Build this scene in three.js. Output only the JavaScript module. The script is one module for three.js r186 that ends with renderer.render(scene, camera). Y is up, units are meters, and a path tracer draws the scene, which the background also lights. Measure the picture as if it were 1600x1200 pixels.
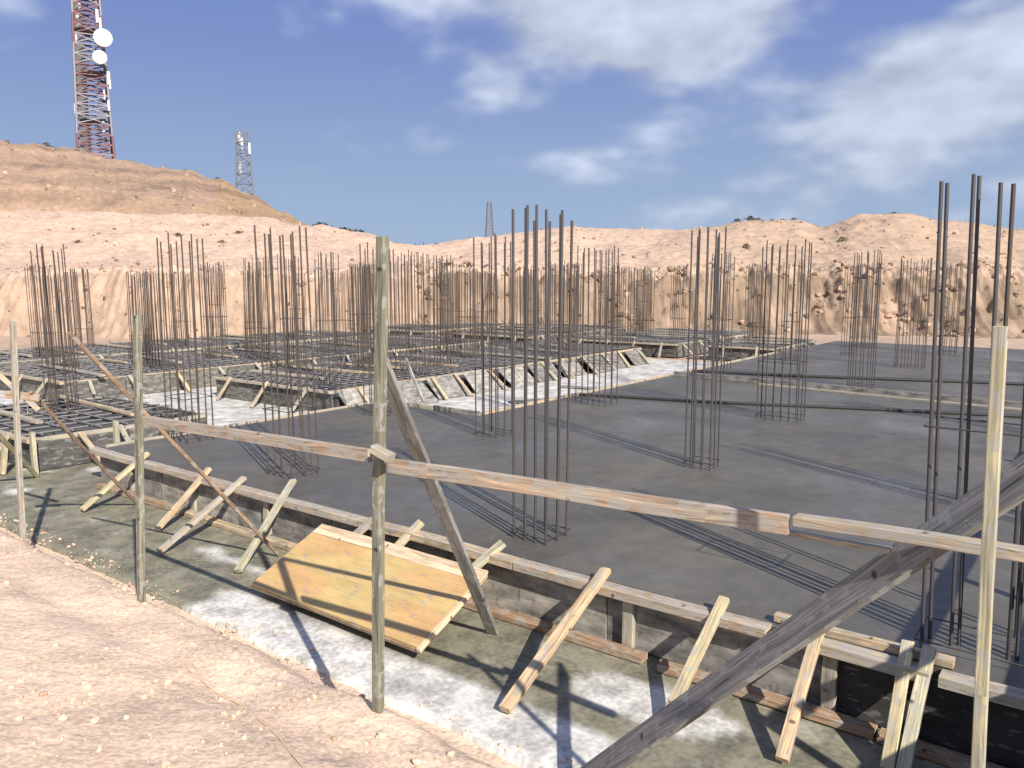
import * as THREE from 'three';
import { ImprovedNoise } from 'three/addons/math/ImprovedNoise.js';
import { mergeGeometries } from 'three/addons/utils/BufferGeometryUtils.js';

// ------------------------------------------------------------------ camera, sky, sun, exposure
const scene = new THREE.Scene();
const EYE = 1.886, FOCAL = 1250, PITCH = Math.atan(164 / FOCAL);
const camera = new THREE.PerspectiveCamera(2 * Math.atan(600 / FOCAL) * 180 / Math.PI, 4 / 3, 0.05, 3000);
camera.position.set(0, EYE, 0);
camera.rotation.set(-PITCH, 0, 0);
const renderer = new THREE.WebGLRenderer({ antialias: true });
renderer.toneMapping = THREE.LinearToneMapping;
renderer.toneMappingExposure = 1.68;
renderer.shadowMap.enabled = true;

const noise = new ImprovedNoise();
const fbm = (x, y, z, o = 4) => { let s = 0, a = 0.5, f = 1; for (let i = 0; i < o; i++) { s += a * noise.noise(x * f, y * f, z * f); a *= 0.5; f *= 2.03; } return s; };
const clamp = (x, a = 0, b = 1) => Math.min(b, Math.max(a, x));
const smooth = (a, b, x) => { const t = clamp((x - a) / (b - a)); return t * t * (3 - 2 * t); };
const lerp = (a, b, t) => a + (b - a) * t;
function mulberry(a) { return () => { a |= 0; a = a + 0x6D2B79F5 | 0; let t = Math.imul(a ^ a >>> 15, 1 | a); t = t + Math.imul(t ^ t >>> 7, 61 | t) ^ t; return ((t ^ t >>> 14) >>> 0) / 4294967296; }; }
const rnd = mulberry(7741);
const rr = (a, b) => a + (b - a) * rnd();

{ // blue sky with broken cloud, as an equirectangular float texture
  const w = 2048, h = 1024, d = new Float32Array(w * h * 4), SK = 0.56;
  const blobs = [[7, 16.8, 6.5, 2.3, 1.15], [14, 18.5, 6, 3, 0.85], [10, 14, 3, 1.6, 0.4], [28, 12.2, 6, 2.6, 1.05], [31, 14.5, 3, 2.5, 0.5], [24, 8.2, 11, 2.2, 0.50], [19, 4.6, 14, 1.8, 0.52], [-1, 13, 2, 1.2, 0.45], [-5, 21, 8, 3, 0.6], [-75, 20, 30, 8, 0.9], [95, 16, 34, 8, 0.9], [165, 22, 40, 10, 0.9], [-140, 15, 32, 8, 0.9]];
  for (let j = 0; j < h; j++) for (let i = 0; i < w; i++) {
    const el = ((j + 0.5) / h - 0.5) * Math.PI, lon = ((i + 0.5) / w - 0.5) * 2 * Math.PI;
    const x = Math.cos(el) * Math.cos(lon), z = Math.cos(el) * Math.sin(lon), y = Math.sin(el);
    const t = smooth(0, 0.36, y), tt = smooth(0.35, 1, y);
    let c = [lerp(0.39, 0.185, t), lerp(0.52, 0.275, t), lerp(0.71, 0.62, t)];
    c = [lerp(c[0], 0.10, tt), lerp(c[1], 0.19, tt), lerp(c[2], 0.52, tt)];
    if (y > -0.02) {
      const az = Math.atan2(x, -z) * 180 / Math.PI, ed = el * 180 / Math.PI;
      let m = 0;
      for (const [a, e, sa, se, k] of blobs) { let da = az - a; if (da > 180) da -= 360; if (da < -180) da += 360; m += k * Math.exp(-(da * da) / (2 * sa * sa) - (ed - e) * (ed - e) / (2 * se * se)); }
      if (ed > 24) m = Math.max(m, 0.55 * smooth(24, 34, ed));
      const q = fbm(x * 7, y * 16, z * 7, 6), q2 = fbm(x * 2.6 + 9, y * 6, z * 2.6, 4), q3 = fbm(x * 26 + 3, y * 48, z * 26, 3);
      let k = smooth(0.16, 0.92, m * 0.98 + q * 1.0 + q2 * 0.5 + q3 * 0.2 - 0.14);
      k *= smooth(0.0, 0.05, y) * 0.84;
      const g = clamp(0.9 + q * 0.5 + q3 * 0.25, 0.68, 1.12);
      c = [lerp(c[0], 0.72 * g, k), lerp(c[1], 0.79 * g, k), lerp(c[2], 0.94 * g, k)];
    } else c = [0.33, 0.40, 0.50];
    const o = (j * w + i) * 4;
    d[o] = c[0] * SK; d[o + 1] = c[1] * SK; d[o + 2] = c[2] * SK; d[o + 3] = 1;
  }
  const tex = new THREE.DataTexture(d, w, h, THREE.RGBAFormat, THREE.FloatType);
  tex.mapping = THREE.EquirectangularReflectionMapping; tex.magFilter = THREE.LinearFilter; tex.minFilter = THREE.LinearFilter; tex.wrapS = THREE.RepeatWrapping; tex.needsUpdate = true;
  scene.background = tex; scene.environment = tex;
}

// site grid: u runs along the front edge of the slab (to the right and nearer), v away from the camera
const OX = -4.6113, OZ = 8.8362, UX = 0.79387, UZ = -0.60808, VX = 0.60808, VZ = 0.79387;
const W = (u, v, y = 0) => new THREE.Vector3(OX + UX * u + VX * v, y, -(OZ + UZ * u + VZ * v));
const toUV = (x, zd) => [(x - OX) * UX + (zd - OZ) * UZ, (x - OX) * VX + (zd - OZ) * VZ];
const U = new THREE.Vector3(UX, 0, -UZ), V = new THREE.Vector3(VX, 0, -VZ), Y = new THREE.Vector3(0, 1, 0);

const sun = new THREE.DirectionalLight(new THREE.Color(1.0, 0.93, 0.84), 4.7);
{
  const el = 35 * Math.PI / 180, a = new THREE.Vector3().addScaledVector(U, 0.905).addScaledVector(V, -0.425).normalize();
  sun.position.copy(a.multiplyScalar(Math.cos(el)).addScaledVector(Y, Math.sin(el)).multiplyScalar(80));
  sun.castShadow = true; sun.shadow.mapSize.set(4096, 4096); sun.shadow.bias = -0.0005;
  Object.assign(sun.shadow.camera, { left: -45, right: 45, top: 45, bottom: -45, near: 1, far: 250 });
  sun.target.position.set(0, 0, -12); sun.position.add(sun.target.position);
  scene.add(sun, sun.target);
}

// ------------------------------------------------------------------ helpers
// a point of the place seen in the survey photograph at (px, py): on the level y, or at the depth zd
function ray(px, py) { const c = Math.cos(PITCH), s = Math.sin(PITCH), X = (px - 800) / FOCAL, Yp = (600 - py) / FOCAL; return [X, Yp * c - s, c + Yp * s]; }
function onLevel(px, py, y) { const d = ray(px, py), t = (y - EYE) / d[1]; return new THREE.Vector3(d[0] * t, y, -d[2] * t); }
function atDepth(px, py, zd) { const d = ray(px, py), t = zd / d[2]; return new THREE.Vector3(d[0] * t, EYE + d[1] * t, -zd); }
const used = {};
function numbered(n) { used[n] = (used[n] || 0) + 1; return used[n] === 1 ? n : n + '_' + String(used[n] - 1).padStart(3, '0'); }
function tag(o, label, category, group) { o.userData.label = label; o.userData.category = category; if (group) o.userData.group = group; return o; }
function shadows(o) { o.traverse(m => { if (m.isMesh) { m.castShadow = true; m.receiveShadow = true; } }); }
function thing(name, label, category, pos, group) { const g = new THREE.Group(); g.name = numbered(name); if (pos) g.position.copy(pos); tag(g, label, category, group); scene.add(g); return g; }
function part(name, geo, mat, parent) { const m = new THREE.Mesh(geo, mat); m.name = name; m.castShadow = m.receiveShadow = true; parent.add(m); return m; }
function structure(name, geo, mat) { const m = new THREE.Mesh(geo, mat); m.name = numbered(name); m.castShadow = m.receiveShadow = true; m.userData.kind = 'structure'; scene.add(m); return m; }

function tex(w, h, fn, srgb = true) {
  const d = new Uint8Array(w * h * 4);
  for (let j = 0; j < h; j++) for (let i = 0; i < w; i++) { const c = fn(i / w, j / h, i, j), o = (j * w + i) * 4; d[o] = clamp(c[0]) * 255; d[o + 1] = clamp(c[1]) * 255; d[o + 2] = clamp(c[2]) * 255; d[o + 3] = 255; }
  const t = new THREE.DataTexture(d, w, h); t.wrapS = t.wrapT = THREE.RepeatWrapping; t.magFilter = THREE.LinearFilter; t.minFilter = THREE.LinearMipmapLinearFilter; t.generateMipmaps = true; t.anisotropy = 8;
  if (srgb) t.colorSpace = THREE.SRGBColorSpace; t.needsUpdate = true; return t;
}
// periodic fbm on the unit square (lattice gradient noise whose lattice wraps)
const hsh = (x, y, s) => { let h = Math.imul(x | 0, 374761393) ^ Math.imul(y | 0, 668265263) ^ Math.imul(s | 0, 2147483647 - 1013); h = Math.imul(h ^ h >>> 13, 1274126177); h ^= h >>> 16; return (h >>> 0) / 4294967296 * 6.2831853; };
function pn(x, y, p, s) {
  const x0 = Math.floor(x), y0 = Math.floor(y), fx = x - x0, fy = y - y0, w = t => t * t * t * (t * (t * 6 - 15) + 10);
  const g = (i, j) => { const a = hsh((x0 + i) % p, (y0 + j) % p, s); return Math.cos(a) * (fx - i) + Math.sin(a) * (fy - j); };
  const a = w(fx), b = w(fy); return lerp(lerp(g(0, 0), g(1, 0), a), lerp(g(0, 1), g(1, 1), a), b) * 1.4;
}
function pf(x, y, f, o, s = 0) { let r = 0, a = 0.5, p = f; for (let k = 0; k < o; k++) { r += a * pn(x * p, y * p, p, s * 17 + k); a *= 0.55; p *= 2; } return r; }
const grey = (c, k) => [c[0] * k, c[1] * k, c[2] * k];

// ------------------------------------------------------------------ materials
function woodTex(base, streak, seed, splash) {
  return tex(1024, 256, (x, y) => {
    const w = fbm(x * 4, y * 2, seed + 2, 2) * 0.09, g = fbm(x * 5 + seed, (y + w) * 60, seed, 4), l = fbm(x * 1.6 + seed, (y + w) * 12, seed + 4, 3), st = fbm(x * 9, y * 4, seed + 9, 5);
    const cr = smooth(0.26, 0.36, fbm(x * 4, (y + w) * 38, seed + 60, 2));
    let kn = 0; for (let q = 0; q < 5; q++) { const kx = (seed * 0.37 + q * 0.213) % 1, ky = (seed * 0.71 + q * 0.387) % 1, dx = (x - kx) * 4, dy = y - ky, d = Math.hypot(dx * 1.6, dy * 1.3); kn = Math.max(kn, smooth(0.075, 0.02, d)); }
    let k = 1 + g * 0.45 + l * 0.40, c = grey(base, k), t = clamp(st * 2.2 + 0.3) * 0.75;
    c = [lerp(c[0], streak[0] * k, t), lerp(c[1], streak[1] * k, t), lerp(c[2], streak[2] * k, t)];
    c = grey(c, (1 - kn * 0.5) * (1 - cr * 0.35));
    if (splash) { const s = smooth(0.52 - splash, 0.55 - splash, fbm(x * 16, y * 8, seed + 40, 5) + 0.35); c = [lerp(c[0], 0.60, s * 0.6), lerp(c[1], 0.595, s * 0.6), lerp(c[2], 0.575, s * 0.6)]; }
    return c;
  });
}
const woodBump = tex(512, 256, (x, y) => { const g = 0.5 + fbm(x * 3, y * 50, 3, 4) * 0.8; return [g, g, g]; }, false);
const wm = (t, o = {}) => new THREE.MeshStandardMaterial({ map: t, roughness: 0.82, bumpMap: woodBump, bumpScale: 0.0016, ...o });
const M = {};
M.pine = [wm(woodTex([0.73, 0.67, 0.52], [0.62, 0.58, 0.48], 1, 0.06)), wm(woodTex([0.76, 0.64, 0.50], [0.62, 0.58, 0.48], 12, 0.05)), wm(woodTex([0.67, 0.64, 0.52], [0.58, 0.565, 0.50], 23, 0.10))];
M.grey = [wm(woodTex([0.62, 0.58, 0.50], [0.52, 0.50, 0.46], 34, 0.16)), wm(woodTex([0.66, 0.60, 0.51], [0.56, 0.53, 0.47], 45, 0.22)), wm(woodTex([0.70, 0.61, 0.48], [0.56, 0.51, 0.45], 56, 0.12))];
M.brown = [wm(woodTex([0.60, 0.49, 0.39], [0.52, 0.46, 0.39], 67, 0.05)), wm(woodTex([0.57, 0.46, 0.36], [0.50, 0.44, 0.38], 78, 0.12))];
M.dull = wm(woodTex([0.49, 0.48, 0.455], [0.45, 0.44, 0.425], 111, 0.04));
M.postWood = wm(woodTex([0.465, 0.455, 0.385], [0.42, 0.415, 0.37], 122, 0.05));
M.railWood = wm(woodTex([0.63, 0.54, 0.45], [0.60, 0.585, 0.54], 88, 0.18));
M.yellowPly = new THREE.MeshStandardMaterial({ roughness: 0.62, map: tex(512, 512, (x, y) => { const g = fbm(x * 2.2, y * 30, 5, 4), m = fbm(x * 4, y * 4, 9, 5), d = smooth(0.20, 0.26, fbm(x * 13, y * 13, 2, 5)), sc = smooth(0.30, 0.36, fbm(x * 6 + y * 30, y * 5 - x * 9, 12, 3)), o = smooth(-0.1, 0.3, fbm(x * 1.3, y * 1.3, 31, 3)); const k = 1 + g * 0.10 + m * 0.16; return [0.715 * k - d * 0.09 - sc * 0.07, (0.62 - o * 0.05) * k - d * 0.04 - sc * 0.06, (0.405 - o * 0.02) * k + d * 0.09 - sc * 0.05]; }) });
M.paleEdge = wm(woodTex([0.80, 0.70, 0.58], [0.74, 0.64, 0.51], 99, 0));
function plyTex(b, seed) {
  return tex(512, 512, (x, y) => {
    const g = fbm(x * 3, y * 22, seed, 4), m = pf(x, y, 5, 5, seed), s = smooth(0.08, 0.34, pf(x, y, 9, 5, seed + 8)), dr = smooth(0.1, 0.5, fbm(x * 34, y * 4, seed + 2, 4));
    const k = 1 + g * 0.18 + m * 0.6; let c = grey(b, k); c = [lerp(c[0], 0.56, s * 0.6), lerp(c[1], 0.555, s * 0.6), lerp(c[2], 0.54, s * 0.6)]; return grey(c, 1 - dr * 0.28);
  });
}
const pm = t => new THREE.MeshStandardMaterial({ map: t, roughness: 0.85 });
M.formPly = [pm(plyTex([0.50, 0.485, 0.455], 3)), pm(plyTex([0.54, 0.52, 0.48], 14)), pm(plyTex([0.46, 0.445, 0.425], 25))];
M.beamPly = [pm(plyTex([0.34, 0.33, 0.31], 71)), pm(plyTex([0.29, 0.285, 0.275], 82)), pm(plyTex([0.39, 0.375, 0.345], 93))];
M.shadedPly = pm(tex(256, 256, (x, y) => { const k = 0.20 + pf(x, y, 6, 5, 3) * 0.10, s = smooth(0.24, 0.30, pf(x, y, 12, 4, 8)) * 0.16; return [k + s, k * 0.97 + s, k * 0.92 + s]; }));  // near-black form ply: deep shade of the right corner put into its colour
M.palePly = [pm(plyTex([0.54, 0.525, 0.495], 36)), pm(plyTex([0.48, 0.465, 0.445], 47)), pm(plyTex([0.42, 0.405, 0.385], 58))];
M.bar = new THREE.MeshStandardMaterial({ color: new THREE.Color().setRGB(0.075, 0.07, 0.07), roughness: 0.55, metalness: 0.35 });
M.rustBar = new THREE.MeshStandardMaterial({ color: new THREE.Color().setRGB(0.075, 0.058, 0.047), roughness: 0.75, metalness: 0.2 });
M.matBar = new THREE.MeshStandardMaterial({ color: new THREE.Color().setRGB(0.22, 0.21, 0.20), roughness: 0.6, metalness: 0.35 });
M.nail = M.bar;

// ------------------------------------------------------------------ terrain
const tab = (t, x) => { if (x <= t[0][0]) return t[0][1]; for (let i = 1; i < t.length; i++) if (x <= t[i][0]) { const k = (x - t[i - 1][0]) / (t[i][0] - t[i - 1][0]); return lerp(t[i - 1][1], t[i][1], k * k * (3 - 2 * k)); } return t[t.length - 1][1]; };
// by bearing (tangent of the azimuth): crest of the near sand ridge, crest of the far brown hill (metres)
const ridgeT = [[-1.2, 6.6], [-0.64, 6.3], [-0.45, 6.2], [-0.33, 5.9], [-0.24, 5.3], [-0.19, 4.9], [-0.12, 4.0], [-0.06, 4.3], [0.0, 4.75], [0.07, 5.2], [0.12, 5.05], [0.2, 5.1], [0.25, 5.35], [0.29, 5.75], [0.35, 5.75], [0.38, 5.3], [0.43, 5.9], [0.48, 6.25], [0.53, 5.7], [0.64, 5.0], [1.2, 6]];
const hillT = [[-1.6, 15], [-1.0, 18.5], [-0.64, 18.6], [-0.54, 17.8], [-0.48, 16.3], [-0.4, 15.0], [-0.36, 13.9], [-0.32, 12.0], [-0.28, 9.9], [-0.25, 8.2], [-0.2, 7.0], [-0.16, 5.5], [-0.1, 3.6], [0.2, 3.2], [1, 3]];
function terrain(x, zd) {
  const [u, v] = toUV(x, zd), r = Math.hypot(x, zd);
  const b = zd > 1 ? x / zd : (x > 0 ? 3 : -3);
  let h = -0.425, zone = 0; // 0 dirt, 1 cut bank, 2 sand, 3 brown hill
  // trodden earth in front of the excavation
  const edge = -1.40 + 0.10 * fbm(u * 0.9, 3, 1, 3) + 0.05 * fbm(u * 5, 8, 1, 2);
  if (v < edge + 0.02) {
    const t = edge - v;
    h = -0.425 + 0.29 * smooth(0, 0.42, t) + clamp((t - 0.3) / 2.7) * 0.42;
    const near = smooth(0.05, 0.5, t);
    const rough = smooth(-0.12, 0.25, fbm(x * 1.1, zd * 1.1, 33, 3));
    h += near * (0.06 * fbm(x * 0.9, zd * 0.9, 5, 3) + 0.02 * fbm(x * 4, zd * 4, 2, 2) + rough * (0.03 * fbm(x * 9, zd * 9, 4, 3) + 0.030 * Math.max(0, fbm(x * 22, zd * 22, 14, 2) - 0.05)));
    // wheel ruts along the edge
    const rut = Math.abs(((v + 2.9 + 0.1 * fbm(u * 0.5, 1, 1, 2)) % 1.5)) - 0.75; h -= near * 0.03 * Math.exp(-rut * rut / 0.02);
  }
  if (zd > 20) {
    const zb = 31.5 + 3.2 * fbm(b * 3.1, 1.5, 0, 3) + 2.0 * smooth(-0.1, 0.15, b) * smooth(0.62, 0.2, b);
    const s = zd - zb + 1.1 * fbm(x * 0.45, zd * 0.12, 2, 5) + 0.5 * fbm(x * 1.9, 3, 2, 3);
    const ridge = tab(ridgeT, b), ht = 2.25 + 0.5 * fbm(b * 9, 4, 4, 3);
    if (s > 0) {
      const cut = smooth(0, 2.9, s);
      h = lerp(-0.425, ht, cut) + cut * (1 - smooth(3, 5, s)) * (0.6 * fbm(x * 0.9, zd * 0.5, 1, 5) + 0.22 * fbm(x * 3.1, zd * 2.2, 5, 4));
      const rub = smooth(-0.12, 0.0, b);
      h += rub * 0.55 * smooth(0.1, 1.2, s) * (1 - smooth(4.5, 7, s)) * (fbm(x * 1.4, zd * 1.4, 6, 4) + 0.5 * fbm(x * 4.4, zd * 4.4, 16, 3));
      zone = cut < 0.93 ? 1 : 2;
      const t = clamp((zd - zb - 3.4) / (54 - zb - 3.4));
      const rise = smooth(0.0, 1.0, t) * 0.75 + t * 0.25;
      h += (ridge - ht) * rise + smooth(0.05, 0.3, t) * (0.9 * fbm(x * 0.16, zd * 0.16, 3, 5) * (0.4 + 0.6 * smooth(0.05, 0.2, Math.abs(t - 1))) + 0.24 * fbm(x * 0.8, zd * 0.8, 8, 4) + 0.07 * fbm(x * 3, zd * 3, 18, 2));
      if (zd > 56) {
        const back = smooth(56, 66, zd);
        const hill = tab(hillT, b);
        const hz = smooth(60, 104, zd) * 0.72 + 0.28 * smooth(60, 66, zd);
        const up = lerp(ridge - 0.8 * back, hill, hill > ridge ? hz : back);
        h = lerp(h, up + 1.1 * fbm(x * 0.07, zd * 0.07, 4, 5) * (1 - 0.7 * smooth(85, 104, zd)) * smooth(58, 70, zd) + 0.6 * fbm(x * 0.45, zd * 0.3, 9, 5) + 0.22 * fbm(x * 1.6, zd * 1.2, 19, 3), smooth(56, 60, zd));
        const gul = fbm(b * 40, zd * 0.015, 2, 3); h += -0.9 * Math.max(0, gul) * smooth(62, 75, zd) * (1 - smooth(95, 104, zd));
        if (hill > ridge - 0.4 && zd > 59) zone = 3;
        h -= smooth(112, 200, zd) * Math.min(22, Math.max(0, h + 4) * 0.9);
      }
      if (zd > 105 && zone !== 3) h -= smooth(105, 260, zd) * 3;
    }
  }
  return [h, zone, u, v];
}
const LIN = (r, g, b) => [r, g, b];
const COL = { dirt: LIN(0.68, 0.51, 0.37), cut: LIN(0.41, 0.29, 0.205), sand: LIN(0.53, 0.38, 0.28), hill: LIN(0.33, 0.222, 0.148) };
{
  const radii = [], seg = (a, b, n) => { for (let i = 0; i < n; i++) radii.push(a * Math.pow(b / a, i / n)); };
  seg(0.35, 26, 300); seg(26, 40, 150); seg(40, 62, 110); seg(62, 116, 130); seg(116, 2200, 45); radii.push(2200);
  const rings = radii.length - 1, cols = [];
  for (let i = 0; i <= 640; i++) cols.push(-0.72 + 1.44 * i / 640);
  for (let i = 1; i < 110; i++) cols.push(0.72 + (2 * Math.PI - 1.44) * i / 110);
  const n = cols.length, pos = [], col = [], uv = [], idx = [];
  for (let j = 0; j <= rings; j++) {
    const r = radii[j];
    for (let i = 0; i < n; i++) {
      const x = Math.sin(cols[i]) * r, zd = Math.cos(cols[i]) * r, [h, zone, u, v] = terrain(x, zd);
      pos.push(x, r > 600 ? -3 : h, -zd); uv.push(x / 2.2, zd / 2.2);
      const a = fbm(x * 0.35, zd * 0.35, 1, 4), c2 = fbm(x * 1.7, zd * 1.7, 5, 4), m = 1 + 0.25 * a + 0.2 * c2;
      let c;
      if (zone === 0) { const w = smooth(11, 17, r + 4 * a); c = [lerp(COL.dirt[0], 0.46, w), lerp(COL.dirt[1], 0.33, w), lerp(COL.dirt[2], 0.235, w)]; c = grey(c, m); }
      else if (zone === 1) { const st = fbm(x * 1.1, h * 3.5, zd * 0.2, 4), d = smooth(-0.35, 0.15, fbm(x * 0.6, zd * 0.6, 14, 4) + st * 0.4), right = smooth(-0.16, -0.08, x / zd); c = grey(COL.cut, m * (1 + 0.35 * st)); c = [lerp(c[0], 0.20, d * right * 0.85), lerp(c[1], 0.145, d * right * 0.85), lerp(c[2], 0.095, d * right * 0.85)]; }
      else if (zone === 2) { const d = smooth(0.18, 0.42, fbm(x * 0.5, zd * 0.35, 7, 5)); c = grey(COL.sand, 1 + 0.16 * a + 0.1 * c2 - d * 0.25); const red = smooth(0.05, 0.35, x / zd) * 0.18; c[2] *= 1 - red * 0.3; c = grey(c, 1 - red); }
      else { const l = fbm(x * 0.05, h * 0.9, 3, 4), d = smooth(0.12, 0.3, fbm(x * 0.3, zd * 0.22, 17, 5)); const bd = Math.sin(h * 2.2 + 3 * fbm(x * 0.06, zd * 0.06, 2, 3)); c = grey(COL.hill, 1 + 0.5 * l + 0.3 * c2 + 0.10 * bd); c = [lerp(c[0], 0.16, d * 0.6), lerp(c[1], 0.115, d * 0.6), lerp(c[2], 0.075, d * 0.6)]; if (x / zd > -0.36 && x / zd < -0.2) { c[0] *= 1.04; c[2] *= 0.86; } }
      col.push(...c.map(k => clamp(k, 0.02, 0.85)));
    }
  }
  for (let j = 0; j < rings; j++) for (let i = 0; i < n; i++) { const a = j * n + i, b = j * n + (i + 1) % n, c = a + n, d = b + n; idx.push(a, b, c, b, d, c); }
  const g = new THREE.BufferGeometry();
  g.setAttribute('position', new THREE.Float32BufferAttribute(pos, 3)); g.setAttribute('color', new THREE.Float32BufferAttribute(col, 3)); g.setAttribute('uv', new THREE.Float32BufferAttribute(uv, 2)); g.setIndex(idx); g.computeVertexNormals();
  const map = tex(1024, 1024, (x, y) => { const a = pf(x, y, 6, 6, 2), b = pf(x, y, 90, 3, 5), s = smooth(0.2, 0.42, pf(x, y, 48, 3, 9)), k = 0.93 + a * 0.16 + b * 0.22; return [k + s * 0.08, k + s * 0.07, k + s * 0.06]; });
  const bump = tex(1024, 1024, (x, y) => { const k = 0.5 + pf(x, y, 24, 5, 3) * 0.9; return [k, k, k]; }, false);
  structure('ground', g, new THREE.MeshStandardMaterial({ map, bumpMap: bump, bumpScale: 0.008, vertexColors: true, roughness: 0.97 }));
}

// ------------------------------------------------------------------ concrete: blinding layer and raft slab
function prism(points, y0, y1, uvs) { // polygon in u,v given as [u,v]; top at y1, sides down to y0
  const pos = [], uv = [], sh = new THREE.Shape(points.map(p => new THREE.Vector2(p[0], p[1])));
  const tri = THREE.ShapeUtils.triangulateShape(sh.getPoints(), []), P = sh.getPoints();
  const put = (p, y, a, b) => { const q = W(p.x, p.y, y); pos.push(q.x, q.y, q.z); uv.push(a * uvs, b * uvs); };
  for (const t of tri) for (const k of t) put(P[k], y1, P[k].x, P[k].y);
  for (let i = 0; i < P.length; i++) { const a = P[i], b = P[(i + 1) % P.length], l = a.distanceTo(b); put(a, y0, 0, 0); put(b, y0, l, 0); put(b, y1, l, y1 - y0); put(a, y0, 0, 0); put(b, y1, l, y1 - y0); put(a, y1, 0, y1 - y0); }
  const g = new THREE.BufferGeometry(); g.setAttribute('position', new THREE.Float32BufferAttribute(pos, 3)); g.setAttribute('uv', new THREE.Float32BufferAttribute(uv, 2)); g.computeVertexNormals();
  const nn = g.attributes.normal; for (let i = 0; i < tri.length * 3; i++) nn.setXYZ(i, 0, 1, 0);
  return g;
}
{ // blinding: a grid so that its damp and dry patches lie where the photograph has them
  const pos = [], uv = [], col = [], idx = [], u0 = -13, u1 = 14, v1 = 16.6, step = 0.07;
  const us = [], vs = []; for (let u = u0; u < -12; u += 0.5) us.push(u); for (let u = -12; u <= 10; u += step) us.push(u); us.push(12, u1);
  for (let v = 0; v <= 1; v += 0.05) vs.push(-1.5 + v * 1.5); for (let v = 0.1; v < 8; v += 0.12) vs.push(v); for (let v = 8; v <= v1; v += 0.5) vs.push(v);
  for (const v of vs) for (const u of us) {
    const e = Math.max(v, -1.36 + 0.09 * fbm(u * 2.1, 6, 2, 3) + 0.06 * fbm(u * 11, 2, 2, 3)), p = W(u, e, -0.398 - (v < -1.42 ? 0.05 : 0) + 0.006 * fbm(u * 1.5, e * 1.5, 3, 3));
    pos.push(p.x, p.y, p.z); uv.push(u / 3, e / 3);
    const n = fbm(u * 1.6, e * 2.2, 8, 5), n2 = fbm(u * 6 + 3, e * 6, 4, 4);
    let dry = 0;
    if (e < 0.3 && u > -0.2) { // in front of the slab
      const band = smooth(-0.80, -1.05, e) * smooth(3.3, 4.6, u) * (1 - smooth(7.0, 7.5, u));
      const spot = Math.exp(-(((u - 7.15) / 0.42) ** 2) - (((e + 0.52) / 0.20) ** 2)) * 1.5;
      const spot2 = Math.exp(-(((u - 3.3) / 0.8) ** 2) - (((e + 0.6) / 0.14) ** 2)) * 0.7;
      dry = clamp(smooth(0.38, 0.56, band + spot + spot2 + n * 0.30 + n2 * 0.18));
      dry = Math.max(dry, smooth(0.30, 0.36, n2 + n * 0.5) * 0.22);
    } else if (e < 2) dry = smooth(-0.1, 0.3, n + smooth(-0.6, 1.6, e) * 0.9 - 0.25);
    else dry = clamp(0.9 + n * 0.7);
    const A = [0.222, 0.208, 0.145], B = [0.62, 0.60, 0.55], k = 1 + 0.20 * n + 0.16 * n2;
    col.push(lerp(A[0], B[0], dry) * k, lerp(A[1], B[1], dry) * k, lerp(A[2], B[2], dry) * k);
  }
  const n = us.length; for (let j = 0; j + 1 < vs.length; j++) for (let i = 0; i + 1 < n; i++) { const a = j * n + i; idx.push(a, a + 1, a + n, a + 1, a + n + 1, a + n); }
  const g = new THREE.BufferGeometry(); g.setAttribute('position', new THREE.Float32BufferAttribute(pos, 3)); g.setAttribute('uv', new THREE.Float32BufferAttribute(uv, 2)); g.setAttribute('color', new THREE.Float32BufferAttribute(col, 3)); g.setIndex(idx); g.computeVertexNormals();
  const map = tex(512, 512, (x, y) => { const k = 0.9 + pf(x, y, 14, 5, 4) * 0.35 + pf(x, y, 90, 2, 8) * 0.25; return [k, k, k]; });
  structure('blinding_concrete', g, new THREE.MeshStandardMaterial({ map, vertexColors: true, roughness: 0.8 }));
}
const SLAB = [[0, 0], [9.5, 0], [9.5, 21.3], [2.0, 21.3], [2.0, 4.2], [0, 4.2]];
{
  const map = tex(2048, 2048, (x, y) => {
    const a = pf(x, y, 9, 5, 1), b = pf(x, y, 60, 4, 4), s = fbm(x * 60, y * 9, 4, 3), w = smooth(0.08, 0.3, pf(x, y, 5, 4, 12)), sp = smooth(0.30, 0.40, pf(x, y, 150, 2, 7));
    const k = 0.345 * (1 + a * 0.17 + b * 0.13 + s * 0.06 - w * 0.09 + sp * 0.10); return [k * 1.0, k * 0.965, k * 0.86];
  });
  const ro = tex(512, 512, (x, y) => { const k = 0.50 + pf(x, y, 7, 5, 5) * 0.45; return [k, k, k]; }, false);
  const bump = tex(1024, 1024, (x, y) => { const k = 0.5 + pf(x, y, 60, 4, 6) * 0.6 + pf(x, y, 12, 3, 2) * 0.5; return [k, k, k]; }, false);
  structure('raft_slab', prism(SLAB, -0.39, 0, 1 / 11), new THREE.MeshStandardMaterial({ map, roughnessMap: ro, roughness: 1, bumpMap: bump, bumpScale: 0.008 }));
}

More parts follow.
